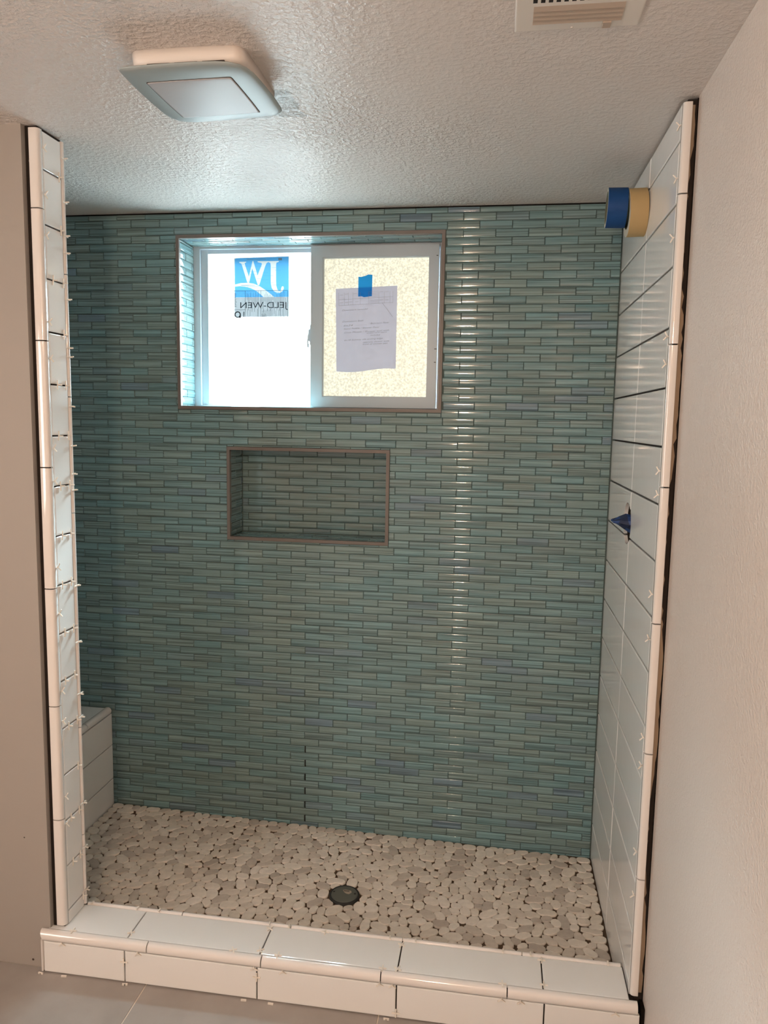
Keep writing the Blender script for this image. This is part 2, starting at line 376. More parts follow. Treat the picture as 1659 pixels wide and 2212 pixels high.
TR = [0.120, 0.421, 0.733, 1.043, 1.355, 1.668, 1.983, 2.170]
for k in range(len(TR) - 1):
    prof = [(0.3805, 1.774), (0.3805, 1.7600)] + arc(0.3785, 1.7595, 0.002, 0, -90, 2) + arc(0.3700, 1.7655, 0.0080, 270, 180, 5) + [(0.3620, 1.7745)]
    b = MB(); b.prism(prof, fr((0, 0, 0), X, Y), TR[k] + 0.0016, TR[k + 1] - 0.0016, 0, True); b.build('pencil_trim', 'white_trim', wr)
# ragged thinset squeezed out along the gap beside the trim
b = MB(); rg = random.Random(3); zz = 0.125; pts = []
while zz < 2.165:
    pts.append((zz, max(0.0, min(0.0115, 0.006 + 0.006 * math.sin(zz * 9) + rg.uniform(-.004, .004))))); zz += rg.uniform(0.012, 0.03)
for (za, wa), (zb, wb) in zip(pts[:-1], pts[1:]):
    b.add([(0.3800, 1.7665, za), (0.3800 + wa, 1.7675, za), (0.3800 + wb, 1.7675, zb), (0.3800, 1.7665, zb), (0.3800, 1.778, za), (0.3800 + wa, 1.778, za), (0.3800 + wb, 1.778, zb), (0.3800, 1.778, zb)],
          [(0, 1, 2, 3), (1, 5, 6, 2), (0, 4, 5, 1), (3, 2, 6, 7)])
b.build('thinset_bead', 'thinset', wr, recalc=False)

# hidden left end of the shower
b = MB(); b.box(XBL - 0.06, XBL, 1.862, 2.70, 0, ZC)
structure(b.build('wall_shower_left', 'white_tile'), 'white tiled end wall of the shower behind the bench', 'wall')

# ------------------------------------------------------------------ back wall with glass mosaic
b = MB(); y0, y1 = YB + 0.0034, 2.72
wx0, wx1, wz0, wz1 = WIN_I[0] - .0034, WIN_I[1] + .0034, WIN_I[2] - .0034, WIN_I[3] + .0034
nx0, nx1, nz0, nz1 = NIC_I[0] - .0034, NIC_I[1] + .0034, NIC_I[2] - .0034, NIC_I[3] + .0034
b.box(XBL, wx0, y0, y1, 0, ZC); b.box(wx1, 0.372, y0, y1, 0, ZC)
b.box(wx0, wx1, y0, y1, wz1, ZC); b.box(wx0, wx1, y0, y1, nz1, wz0); b.box(wx0, wx1, y0, y1, 0, nz0)
b.box(wx0, nx0, y0, y1, nz0, nz1); b.box(nx1, wx1, y0, y1, nz0, nz1); b.box(nx0, nx1, YW + .0034, y1, nz0, nz1)
wb = b.build('wall_back', 'mosaic_bed'); structure(wb, 'back shower wall of blue-green ribbed glass mosaic around window and niche', 'wall')
b = MB(); b.box(XBL, 0.36, YB + 0.001, YB + 0.007, ZC - 0.0045, ZC - 0.001); b.build('ceiling_gap', 'dark_cavity', wb)

PU, PV, TL, TH = 0.1030, 0.0261, 0.1016, 0.0247
def rib_profile(rng, h):
    """(v, n) outline of one glass stick across its height: slightly domed, eased edges, now and then a shallow groove"""
    t = 0.0062; k = 0.0009 * min(1.0, h / 0.02)
    dome = lambda q: t - k * (2 * q - 1) ** 2
    p = [(0.0, 0.0), (0.0, t - k - 0.0018), (0.0005, t - k - 0.0006)]
    qs = [0.07, 0.2, 0.35, 0.5, 0.65, 0.8, 0.93] if h > 0.012 else [0.12, 0.5, 0.88]
    dip = rng.choice((1, 2, 3, 4, 5)) if (h > 0.016 and rng.random() < 0.55) else None
    for i, q in enumerate(qs): p.append((h * q, dome(q) - (0.0004 if i == dip else 0)))
    p += [(h - 0.0005, t - k - 0.0006), (h, t - k - 0.0018), (h, 0.0)]
    return p
def stick_geo(rng, l, h):
    pr = rib_profile(rng, h); k = len(pr)
    e = 0.0010
    vs = []
    for u, s_ in ((-l / 2, 0.72), (-l / 2 + e, 1.0), (-l / 2 + e, 1.0), (l / 2 - e, 1.0), (l / 2 - e, 1.0), (l / 2, 0.72)):
        vs += [(u, v, n * s_) for v, n in pr]
    fs = [(a * k + i, (a + 1) * k + i, (a + 1) * k + i + 1, a * k + i + 1) for a in (0, 2, 4) for i in range(k - 1)]
    fs += [tuple(range(k)), tuple(range(5 * k, 6 * k))[::-1]]
    return vs, fs
rg = random.Random(11)
STICKS = []
for i in range(10):
    vs, fs = stick_geo(rg, TL, TH); me = bpy.data.meshes.new('glass_stick'); me.from_pydata(vs, [], fs)
    bm = bmesh.new(); bm.from_mesh(me); bmesh.ops.recalc_face_normals(bm, faces=bm.faces); bm.to_mesh(me); bm.free()
    me.polygons.foreach_set('use_smooth', [True] * (len(fs) - 2) + [False] * 2); me.materials.append(MATS['glass_mosaic']); STICKS.append(me)

def lay(u0, u1, v0, v1, pu, pv, holes=(), seam=None):
    """running-bond pieces (ua, ub, va, vb, whole) of a mosaic field; pu, pv = phase"""
    out = []
    r = math.floor((v0 - pv) / PV)
    while pv + r * PV < v1:
        a, c = max(v0, pv + r * PV), min(v1, pv + (r + 1) * PV)
        off = pu + (0.5 * PU if r % 2 == 0 else 0)
        j = math.floor((u0 - off) / PU)
        while off + j * PU < u1:
            rects = [(max(u0, off + j * PU), min(u1, off + (j + 1) * PU), a, c)]
            for h in holes:
                nr_ = []
                for (s, e, p, q) in rects:
                    if e <= h[0] or s >= h[1] or q <= h[2] or p >= h[3]: nr_.append((s, e, p, q)); continue
                    if s < h[0]: nr_.append((s, h[0], p, q))
                    if e > h[1]: nr_.append((h[1], e, p, q))
                    s2, e2 = max(s, h[0]), min(e, h[1])
                    if p < h[2]: nr_.append((s2, e2, p, h[2]))
                    if q > h[3]: nr_.append((s2, e2, h[3], q))
                rects = nr_
            for (s, e, p, q) in rects:
                if e - s < 0.006 or q - p < 0.0045: continue
                s2 = s + 0.0007
                if seam and abs(s - seam[0]) < 0.002 and p < seam[1]: s2 += 0.0032
                out.append((s2, e - 0.0007, p + 0.0007, q - 0.0007, (e - s) > PU - 1e-4 and (q - p) > PV - 1e-4 and s2 == s + 0.0007))
            j += 1
        r += 1
    return out
def place_sticks(pieces, frame, parent, name, limit, rank, mass_name, rng):
    """whole or cut pieces: the ones ranked first become objects, the rest one mass"""
    order = sorted(range(len(pieces)), key=lambda i: rank(pieces[i]))
    chosen = set(order[:limit]); mass = MB()
    rot = Matrix((frame[1], frame[2], frame[3])).transposed()
    for i, (ua, ub, va, vb, whole) in enumerate(pieces):
        proud = rng.uniform(-0.0005, 0.0006); tilt = rng.uniform(-0.02, 0.02)
        org = frame[0] + frame[1] * ((ua + ub) / 2) + frame[2] * va + frame[3] * (-0.006 + proud)
        mt = rot @ Matrix.Rotation(tilt * 0.35, 3, 'X')
        if i in chosen:
            if whole: me = rng.choice(STICKS)
            else:
                vs, fs = stick_geo(rng, ub - ua, vb - va); me = bpy.data.meshes.new('glass_stick_cut'); me.from_pydata(vs, [], fs)
                me.polygons.foreach_set('use_smooth', [True] * (len(fs) - 2) + [False] * 2); me.materials.append(MATS['glass_mosaic'])
            o = bpy.data.objects.new(name, me); COL.objects.link(o); o.location = org; o.rotation_euler = mt.to_euler()
            attach(o, parent)
        else:
            vs, fs = stick_geo(rng, ub - ua, vb - va)
            q = [org + mt @ Vector(p) for p in vs]
            mass.add(q, fs[:-2], 0, True); mass.add([q[k] for k in fs[-2]] + [q[k] for k in fs[-1]], [tuple(range(len(fs[-2]))), tuple(range(len(fs[-2]), 2 * len(fs[-2])))], 0, False)
    if mass.v:
        o = mass.build(mass_name, 'glass_mosaic_mass', parent); o['kind'] = 'stuff'
ZPH = 0.3318
pieces = lay(XBL, 0.3605, 0.012, ZC - 0.0035, -0.648, ZPH, (WIN_O, NIC_O), (-0.648, 0.34))
def depth_rank(p):
    c = Vector(((p[0] + p[1]) / 2, YB, (p[2] + p[3]) / 2)) - CAM
    d = c.dot(RF)
    hide = 10 if (p[0] < -1.40 or not p[4]) else 0
    return hide + d
place_sticks(pieces, FR_BACK(YB), wb, 'mosaic_tile', 300, depth_rank, 'mosaic_field', random.Random(5))

b = MB()
for k in range(6):
    z = ZPH - PV - 2 * PV * k
    b.box(-0.6474, -0.6440, YB + 0.0024, YB + 0.0040, z + .001, z + PV - .001)
b.build('open_seam', 'dark_cavity', wb)
# window reveal, lined with the same mosaic
rv = empty('window_reveal', ((WIN_I[0] + WIN_I[1]) / 2, YB, WIN_I[2])); attach(rv, wb)
nr = lambda p: 0
rng = random.Random(21)
YR = 2.655
place_sticks(lay(YB + 0.003, YR, WIN_I[2], WIN_I[3], YB + 0.055, ZPH + 0.006), FR_LEFT(WIN_I[0]), rv, 'mosaic_tile', 99, nr, 'x', rng)
place_sticks(lay(-YR, -YB - 0.003, WIN_I[2], WIN_I[3], -YB - 0.02, ZPH + 0.006), FR_RIGHT(WIN_I[1]), rv, 'mosaic_tile', 99, nr, 'x', rng)
place_sticks(lay(WIN_I[0], WIN_I[1], -YR, -YB - 0.003, -0.66, -YB - 0.003), FR_DOWN(WIN_I[3]), rv, 'mosaic_tile', 99, nr, 'x', rng)
place_sticks(lay(WIN_I[0], WIN_I[1], YB + 0.003, YR, -0.66, YB + 0.003), FR_UP(WIN_I[2]), rv, 'mosaic_tile', 99, nr, 'x', rng)

def edge_frame(o4, i4, y0, y1, name, matname, parent):
    (a, b_, c, d), (p, q, r, s) = o4, i4
    quads = [[(a, d), (b_, d), (q, s), (p, s)], [(a, c), (b_, c), (q, r), (p, r)], [(a, c), (a, d), (p, s), (p, r)], [(b_, c), (b_, d), (q, s), (q, r)]]
    for qd in quads:
        m_ = MB(); m_.prism(qd, fr((0, 0, 0), X, Z), -y1, -y0); m_.build(name, matname, parent)
t1 = empty('trim_1', ((WIN_O[0] + WIN_O[1]) / 2, YB, WIN_O[2])); structure(t1, 'thin brown metal edge trim around the window opening', 'trim')
edge_frame(WIN_O, WIN_I, YB - 0.0035, YB + 0.012, 'trim_bar', 'brown_metal', t1)

# ------------------------------------------------------------------ recessed niche
nc = empty('shower_niche', ((NIC_O[0] + NIC_O[1]) / 2, YB, NIC_O[2])); tag(nc, 'recessed rectangular mosaic niche with brown metal edge below the window', 'niche')
edge_frame(NIC_O, NIC_I, YB - 0.0035, YB + 0.012, 'edge_trim', 'brown_metal', nc)
place_sticks(lay(NIC_I[0], NIC_I[1], NIC_I[2], NIC_I[3], -0.588, 1.081 + 0.018), FR_BACK(YW), nc, 'mosaic_tile', 150, nr, 'x', rng)
place_sticks(lay(YB + 0.004, YW, NIC_I[2], NIC_I[3], YB + 0.06, 1.099), FR_LEFT(NIC_I[0]), nc, 'mosaic_tile', 60, nr, 'x', rng)
place_sticks(lay(-YW, -YB - 0.004, NIC_I[2], NIC_I[3], -YB - 0.06, 1.099), FR_RIGHT(NIC_I[1]), nc, 'mosaic_tile', 60, nr, 'x', rng)
place_sticks(lay(NIC_I[0], NIC_I[1], YB + 0.004, YW, -0.588, YB + 0.004), FR_UP(NIC_I[2]), nc, 'mosaic_tile', 60, nr, 'x', rng)
place_sticks(lay(NIC_I[0], NIC_I[1], -YW, -YB - 0.004, -0.588, -YW), FR_DOWN(NIC_I[3]), nc, 'mosaic_tile', 60, nr, 'x', rng)

# ------------------------------------------------------------------ window
wn = empty('window_1', ((WIN_I[0] + WIN_I[1]) / 2, 2.66, WIN_I[2])); structure(wn, 'white vinyl sliding window with two obscured panes, bright with daylight', 'window')
def bar(name, x0, x1, y0, y1, z0, z1, parent, m_='vinyl', c=0.0015):
    b = MB(); b.slab(FR_BACK(y0), x0, x1, z0, z1, -(y1 - y0), 0, c); return b.build(name, m_, parent)
bar('frame_jamb', -1.099, -1.071, 2.655, 2.72, 1.524, 2.102, wn); bar('frame_jamb', -0.216, -0.196, 2.655, 2.72, 1.524, 2.102, wn)
bar('frame_head', -1.071, -0.216, 2.655, 2.72, 2.086, 2.102, wn); bar('frame_sill', -1.071, -0.216, 2.655, 2.72, 1.524, 1.5385, wn)
bar('glazing_bead', -1.071, -1.046, 2.668, 2.72, 1.5385, 2.086, wn); bar('glazing_bead', -1.046, -0.64, 2.668, 2.72, 2.0725, 2.086, wn)
bar('glazing_bead', -1.046, -0.64, 2.668, 2.72, 1.5385, 1.5455, wn)
b = MB(); b.box(-1.048, -0.640, 2.686, 2.690, 1.544, 2.074); b.build('fixed_pane', 'pane_bright', wn)
sa = empty('sash', (-0.44, 2.65, 1.537)); attach(sa, wn)
SO, SI = (-0.662, -0.218, 1.5375, 2.0880), (-0.620, -0.2495, 1.574, 2.050)
edge_frame(SO, SI, 2.640, 2.672, 'sash_bar', 'vinyl', sa)
edge_frame(SI, (SI[0] + .003, SI[1] - .003, SI[2] + .003, SI[3] - .003), 2.6445, 2.668, 'glazing_strip', 'vinyl', sa)
b = MB(); b.box(SI[0] + .002, SI[1] - .002, 2.656, 2.660, SI[2] + .002, SI[3] - .002); b.build('sliding_pane', 'pane_warm', sa)
b = MB(); b.box(-0.662, -0.642, 2.676, 2.72, 1.5455, 2.0725); b.build('meeting_stile', 'vinyl', wn)
# latch on the meeting stile, outline read from its silhouette
def px(x, y): return (-0.6626 + (x - 672.2) * 0.00162, 1.7535 + (733 - y) * 0.00167)
lp = [px(*p) for p in ((674, 691), (669, 692), (670, 697), (669.4, 700), (666.2, 702), (666.2, 710), (664.7, 713), (664.2, 720), (663.1, 727), (663.8, 734), (664.2, 737.6), (667.4, 739), (667.9, 732), (666.2, 729), (666.6, 725.5), (668, 724.5), (669.6, 727), (669.2, 732.5), (671.4, 734), (674, 736))]
b = MB(); b.prism(lp, fr((0, 0, 0), X, Z), -2.662, -2.648); b.build('latch', 'vinyl', sa)

# ------------------------------------------------------------------ things on the panes
def poly(name, pts, y, matname, parent=None, th=0.0004):
    b = MB(); b.add([(p[0], y, p[1]) for p in pts], [tuple(range(len(pts)))]); return b.build(name, matname, parent, recalc=False)
def bars(name, rects, y, matname, parent):
    b = MB()
    for (x0, x1, z0, z1) in rects: b.add([(x0, y, z0), (x1, y, z0), (x1, y, z1), (x0, y, z1)], [(0, 1, 2, 3)])
    return b.build(name, matname, parent)
def text(name, s, size, loc, matname, parent, mirror=False, shear=0.0, roll=0.0, width=None, bold=0.0):
    c = bpy.data.curves.new(name, 'FONT'); c.body = s; c.size = size; c.shear = shear; c.offset = bold
    t = bpy.data.objects.new(name, c); COL.objects.link(t)
    dg = bpy.context.evaluated_depsgraph_get(); dg.update()
    me = bpy.data.meshes.new_from_object(t.evaluated_get(dg)); bpy.data.objects.remove(t)
    a = [v.co.copy() for v in me.vertices]; wd = max(v.x for v in a) - min(v.x for v in a); k = 1.0 if width is None else width / wd
    for v, co in zip(me.vertices, a):
        xx = co.x * k; xr, zr = xx * math.cos(roll) - co.y * math.sin(roll), xx * math.sin(roll) + co.y * math.cos(roll)
        v.co = ((-xr if mirror else xr), 0, zr)
    me.materials.clear(); me.materials.append(MATS[matname])
    o = bpy.data.objects.new(name, me); COL.objects.link(o); o.location = loc; attach(o, parent); return o

# manufacturer sticker (seen from behind, so mirrored) with the rating label lapped over its lower half
SY = 2.6850
def sp(x, y): return (-0.9555 + (x - 645) * 0.000331, 2.0625 - (y - 335) * 0.000316)
def inside(p, pl):
    c = False
    for (x1, y1), (x2, y2) in zip(pl, pl[1:] + pl[:1]):
        if (y1 > p[1]) != (y2 > p[1]) and p[0] < (x2 - x1) * (p[1] - y1) / (y2 - y1) + x1: c = not c
    return c
def printed_sheet(name, layers, y, mats):
    """one flat printed sheet: later layers [(polygon, material index)] lie over earlier ones, cut into a single surface"""
    vs, fs = [], []
    for pl, _ in layers: fs.append(list(range(len(vs), len(vs) + len(pl)))); vs += [Vector(p) for p in pl]
    ov, oe, of, _, _, _ = geometry.delaunay_2d_cdt(vs, [], fs, 0, 1e-7)
    b = MB(); b.v = [(p.x, y, p.y) for p in ov]
    for f in of:
        c = ((ov[f[0]].x + ov[f[1]].x + ov[f[2]].x) / 3, (ov[f[0]].y + ov[f[1]].y + ov[f[2]].y) / 3)
        k = None
        for pl, mi in layers:
            if inside(c, pl): k = mi
        if k is not None: b.f.append(tuple(f)); b.m.append(k); b.sm.append(False)
    return b.build(name, mats, None, recalc=False)
up = [(655, 630), (720, 615), (800, 613), (870, 624), (930, 650), (990, 690), (1045, 730), (1095, 772)]; dn = [(975, 772), (940, 740), (890, 700), (830, 672), (770, 656), (710, 650), (655, 655)]
LW = ((705, 382), (783, 382), (782, 391), (765, 396), (769, 414), (812, 545), (853, 375), (862, 375), (909, 532), (957, 414), (955, 398), (925, 392), (910, 388), (910, 378), (1032, 378), (1030, 388), (1008, 402), (992, 440), (928, 640), (912, 640), (850, 455), (815, 615), (795, 615), (737, 425), (728, 402), (706, 392))
LJ_ = ((1030, 379), (1145, 379), (1145, 388), (1120, 396), (1115, 420), (1115, 600), (1118, 650), (1130, 690), (1150, 708), (1168, 700), (1172, 672), (1182, 655), (1196, 656), (1202, 675), (1190, 705), (1165, 725), (1125, 728), (1090, 708), (1066, 670), (1056, 620), (1056, 430), (1052, 400), (1030, 389))
def rct(x0, x1, y0, y1): return [sp(x0, y0), sp(x1, y0), sp(x1, y1), sp(x0, y1)]
lay_ = [([sp(645, 338), sp(1262, 325), sp(1268, 990), sp(645, 990)], 1), ([sp(655, 352), sp(672, 343), sp(1252, 333), sp(1255, 771), sp(655, 773)], 0), ([sp(655, 774), sp(1255, 772), sp(1258, 985), sp(655, 988)], 2),
        ([sp(*p) for p in LW], 1), ([sp(*p) for p in LJ_], 1), ([sp(*p) for p in up + dn], 1),
        (rct(790, 1000, 354, 358), 3), (rct(1140, 1180, 346, 372), 3), (rct(720, 880, 638, 642), 3), (rct(790, 930, 654, 657), 3)]
rgs = random.Random(8)
for k_ in range(26):
    y_ = 395 + 14 * k_ + rgs.uniform(-5, 5); x_ = rgs.uniform(660, 1150); lay_.append((rct(x_, min(x_ + rgs.uniform(40, 110), 1250), y_, y_ + 2.2), 4))
st = printed_sheet('window_sticker', lay_, SY, ['sticker_blue', 'sticker_white', 'sticker_grey', 'sticker_text', 'sticker_blue_line'])
tag(st, 'blue square window sticker with mirrored white letters on the bright pane', 'sticker')
text('brand_lettering', 'JELD-WEN', 0.03, (sp(1240, 0)[0], SY - 0.0016, sp(0, 893)[1]), 'sticker_text', st, mirror=True, width=0.176)
rb = poly('rating_label', [sp(642, 697), sp(1252, 708), sp(1250, 1038), sp(640, 1022)], SY - 0.0022, 'sticker_film')
tag(rb, 'translucent printed rating label lapped over the lower half of the blue sticker', 'label')
RY_ = SY - 0.0028
rc = []
def hl(x0, x1, y, t=3): rc.append((sp(x0, 0)[0], sp(x1, 0)[0], sp(0, y + t)[1], sp(0, y)[1]))
def vl(x, y0, y1, t=3): rc.append((sp(x, 0)[0], sp(x + t, 0)[0], sp(0, y1)[1], sp(0, y0)[1]))
hl(642, 1250, 700, 4); hl(640, 1250, 1022, 4); hl(645, 770, 912); vl(642, 700, 1022, 4); vl(1246, 708, 1036, 4); vl(770, 700, 1024); vl(918, 703, 1026); vl(946, 704, 1026); vl(1168, 706, 1032); vl(1202, 706, 1032)
rgx = random.Random(4)
for x in list(range(792, 912, 14)) + list(range(960, 1160, 15)) + [1185, 1222]:
    if 905 < x < 950: continue
    y0_ = 712 + rgx.uniform(0, 70)
    vl(x, y0_, y0_ + rgx.uniform(60, 190), 2.4)
    if rgx.random() < .6: vl(x + 5, 900 + rgx.uniform(0, 25), 975 + rgx.uniform(0, 40), 2.4)
for y in range(726, 880, 16): hl(654, 666 + rgx.uniform(0, 8), y, 6)
b = MB()
for (x0, x1, z0, z1) in rc: b.add([(x0, RY_, z0), (x1, RY_, z0), (x1, RY_, z1), (x0, RY_, z1)], [(0, 1, 2, 3)])
b.build('printed_lines', 'sticker_ink', rb, recalc=False)
c0 = sp(687, 966); b = MB()
b.lathe([(0.0080, 0.0), (0.0080, 0.0004), (0.0118, 0.0004), (0.0118, 0.0)], fr((c0[0], RY_, c0[1]), X, Z), 20, 0, False)
b.box(c0[0] + .006, c0[0] + .0118, RY_ - .0004, RY_, c0[1] - .0125, c0[1] - .004); b.build('round_seal', 'sticker_ink', rb)
c1 = sp(757, 968); bars('small_caption', [(c1[0] - .0015, c1[0] + .0015, c1[1] - .010, c1[1] + .011)], RY_ - .0001, 'sticker_ink', rb)
c2 = sp(981, 985); edge = .0075
bars('boxed_mark', [(c2[0] - edge, c2[0] + edge, c2[1] + edge - .0008, c2[1] + edge), (c2[0] - edge, c2[0] + edge, c2[1] - edge, c2[1] - edge + .0008), (c2[0] - edge, c2[0] - edge + .0008, c2[1] - edge, c2[1] + edge), (c2[0] + edge - .0008, c2[0] + edge, c2[1] - edge, c2[1] + edge)], RY_ - .0001, 'sticker_ink', rb)
text('mark_letters', 'SS', 0.010, (c2[0] + .0055, RY_ - .0003, c2[1] - .0035), 'sticker_ink', rb, mirror=True, width=0.011)

# handwritten note held by a strip of blue tape on the sliding pane
PYN = 2.6535
nu, nv = 10, 12; pv_, pf_ = [], []
cor = ((-0.571, 1.664), (-0.3605, 1.6735), (-0.3605, 1.9545), (-0.5765, 1.9455))
for j in range(nv + 1):
    for i in range(nu + 1):
        s, t = i / nu, j / nv
        x = (1 - t) * ((1 - s) * cor[0][0] + s * cor[1][0]) + t * ((1 - s) * cor[3][0] + s * cor[2][0])
        z = (1 - t) * ((1 - s) * cor[0][1] + s * cor[1][1]) + t * ((1 - s) * cor[3][1] + s * cor[2][1])
        z += (0.004 * math.sin(s * 6.0 + 3.0) - 0.002) * (1 - t) ** 6
        pv_.append((x, PYN - 0.0045 * (1 - t) ** 3 * (0.4 + 0.6 * s), z))
for j in range(nv):
    for i in range(nu): a = j * (nu + 1) + i; pf_.append((a, a + 1, a + nu + 2, a + nu + 1))
b = MB(); b.add(pv_, pf_, 0, True); note = b.build('paper_note', 'paper', recalc=False)
tag(note, 'white sheet of handwritten notes taped to the right window pane', 'paper')
def pp(x, y): # crop pixels of the note -> place on the sheet
    s, t = (x - 240) / 1225.0, 1 - (y - 365 - (1465 - x) * 0.018) / 1640.0
    xx = (1 - t) * ((1 - s) * cor[0][0] + s * cor[1][0]) + t * ((1 - s) * cor[3][0] + s * cor[2][0])
    zz = (1 - t) * ((1 - s) * cor[0][1] + s * cor[1][1]) + t * ((1 - s) * cor[3][1] + s * cor[2][1])
    return xx, zz
b = MB()
def stroke(p, q, wd):
    p, q = Vector((*pp(*p), 0)), Vector((*pp(*q), 0)); d = (q - p).normalized(); n_ = Vector((-d.y, d.x, 0)) * wd / 2
    b.add([(v.x, PYN - .0036, v.y) for v in (p + n_, q + n_, q - n_, p - n_)], [(0, 1, 2, 3)])
for y in (610, 725): stroke((300, y), (1385, y - 32), 0.0007)
for x in (305, 418, 495, 588, 735, 900, 1105, 1215, 1325, 1385): stroke((x, 470), (x, 722 - (x - 300) * .02), 0.0006)
for y in (470, 500, 530, 560, 640, 668, 694): stroke((910, y), (1100, y - 5), 0.0005)
for x, y in ((320, 520), (430, 500), (600, 500), (1120, 480), (1230, 480), (320, 670), (430, 665), (510, 660), (630, 660), (1120, 640), (1230, 640)): stroke((x, y), (x + 70, y - 2), 0.0007)
b.build('printed_table', 'paper_line', note)
WR = [((365, 835), 'Downstairs remodel', 530), ((370, 1060), 'Downstairs Bath', 430), ((390, 1140), '6x24', 190), ((640, 1120), '________', 240), ((905, 1110), '/ Bathroom Floor', 420), ((395, 1205), 'Stone Pebble / Shower Floor', 740),
      ((400, 1278), 'Glass Mosaic / Shower wall with', 920), ((860, 1296), 'window / niche returns', 410), ((940, 1342), 'included', 200), ((405, 1430), '6x18 Subway tile ending edge', 790), ((785, 1478), 'opposite shower walls', 540), ((780, 1520), 'front of shower pan', 510)]
for (x, y), s, wd in WR:
    q = pp(x, y); text('handwriting', s, 0.0074, (q[0], PYN - 0.0038, q[1]), 'paper_ink', note, shear=0.35, roll=0.055, width=wd * 0.000172, bold=-0.00009)
q1, q2 = pp(1170, 690), pp(1385, 975)
b = MB(); stroke((1170, 690), (1385, 975), 0.0009); b.build('fold_crease', 'paper_line', note)
TYN = PYN - 0.0010
tp = poly('tape_strip', [(-0.4965, 1.9855), (-0.486, 1.9845), (-0.471, 1.9885), (-0.462, 1.9925), (-0.4475, 1.9915), (-0.4485, 1.9200), (-0.462, 1.9180), (-0.470, 1.9170), (-0.477, 1.9165), (-0.484, 1.9195), (-0.4965, 1.9185)], TYN, 'tape_on_glass')
tag(tp, 'short torn strip of blue painter tape holding the note on the glass', 'tape')
for z_, w_ in ((2.049, .006), (1.739, .008), (1.694, .006)):
    b = MB(); b.box(-0.2270 , -0.2270 + w_, 2.6393, 2.640, z_, z_ + 0.0022); b.build('pen_mark', 'marker_black', sa)

# ------------------------------------------------------------------ bench at the left end
bn = empty('shower_bench', (-1.6, 2.2, 0.03)); tag(bn, 'white tiled corner bench behind the left jamb', 'bench')
XF = -1.380
b = MB(); b.box(XBL, XF - 0.008, 1.866, YB, 0.0, 0.413); b.build('bench_core', 'tile_bed', bn)
for z0, z1 in ((0.035, 0.148), (0.148, 0.279), (0.279, 0.401)):
    for ya, yb_ in ((1.868, 2.166), (2.166, 2.526)):
        b = MB(); b.slab(FR_LEFT(XF), ya + .0012, yb_ - .0012, z0 + .0015, z1 - .0015, -0.008, 0, 0.003); b.build('bench_tile', 'white_tile', bn)
for ya, yb_ in ((1.868, 2.166), (2.166, 2.522)):
    b = MB(); b.slab(FR_UP(0.4215), XBL, XF - 0.024, ya + .0012, yb_ - .0012, -0.008, 0, 0.003); b.build('bench_tile', 'white_tile', bn)
prof = [(XF - 0.0205, 0.405), (XF - 0.0205, 0.424)] + arc(XF - 0.013, 0.4115, 0.0135, 110, -20, 8) + [(XF + 0.000, 0.405)]
for ya, yb_ in ((1.868, 2.046), (2.046, 2.358), (2.358, 2.522)):
    b = MB(); b.prism(prof, fr((0, 0, 0), X, Z), -yb_ + .001, -ya - .001, 0, True); b.build('pencil_trim', 'white_trim', bn)

# ------------------------------------------------------------------ curb
cb = empty('shower_curb', (-0.4, 1.80, 0.0)); tag(cb, 'white tiled shower curb with rounded pencil edges across the opening', 'curb')
b = MB(); b.box(-1.160, 0.372, 1.742, 1.872, 0.0, 0.109); b.build('curb_core', 'tile_bed', cb)
b = MB(); b.box(0.3838, 0.3928, 1.7330, 1.7660, 0.0, 0.108); b.build('gap_shade_block', 'dark_cavity', cb)  # dark block filling the slit beside the wall, painted in place of its shade
FJ = [-1.1625, -0.930, -0.567, -0.205, 0.158, 0.383]
for k in range(5):
    b = MB(); b.slab(FR_BACK(1.732), FJ[k] + .0017, FJ[k + 1] - .0017, 0.003, 0.0905, -0.009, random.uniform(-.0004, .0004), 0.003); b.build('face_tile', 'white_tile', cb)
CJ = [-1.1545, -0.928, -0.564, -0.2055, 0.155, 0.3600]
for k in range(5):
    b = MB(); b.slab(FR_UP(ZT), (CJ[k] if k else -1.119) + .0017, CJ[k + 1] - .0017, 1.7480, 1.8595, -0.008, random.uniform(-.0004, .0004), 0.003); b.build('top_tile', 'white_tile', cb)
b = MB(); b.slab(FR_UP(ZT), -1.1545, -1.1085, 1.7480, 1.764, -0.008, -0.0005, 0.002); b.build('top_tile', 'white_tile', cb)
PJ = [-1.1725, -0.866, -0.556, -0.245, 0.068, 0.3775]
prof = [(1.7455, 0.0945), (1.7455, 0.1165)] + arc(1.7440, 0.1030, 0.0160, 82, 190, 9) + [(1.7290, 0.0945)]
for k in range(5):
    b = MB(); b.prism(prof, fr((0, 0, 0), Y, Z), PJ[k] + .0014, PJ[k + 1] - .0014, 0, True)
    if k == 0:   # mitred free end
        b.v = [(x - (y - 1.7280) * -0.0 + (0.0100 * (1 - (z - 0.0945) / 0.0245) if x < -1.15 else 0), y, z) for x, y, z in b.v]
    b.build('pencil_trim', 'white_trim', cb)
b = MB(); b.prism(arc(-1.1655, 1.7365, 0.0055, 130, 260, 5) + [(-1.1640, 1.7310), (-1.1640, 1.7500), (-1.1715, 1.7500)], fr((0, 0, 0), X, Y), 0.003, 0.093, 0, True); b.build('end_pencil_trim', 'white_trim', cb)
IJ = [-1.108, -0.824, -0.513, -0.206, 0.107, 0.357]
prof = [(1.8610, 0.104), (1.8610, 0.1185)] + arc(1.8670, 0.1155, 0.0062, 140, -10, 7) + [(1.8735, 0.104)]
for k in range(5):
    b = MB(); b.prism(prof, fr((0, 0, 0), Y, Z), IJ[k] + .0014, IJ[k + 1] - .0014, 0, True); b.build('inner_pencil_trim', 'white_trim', cb)

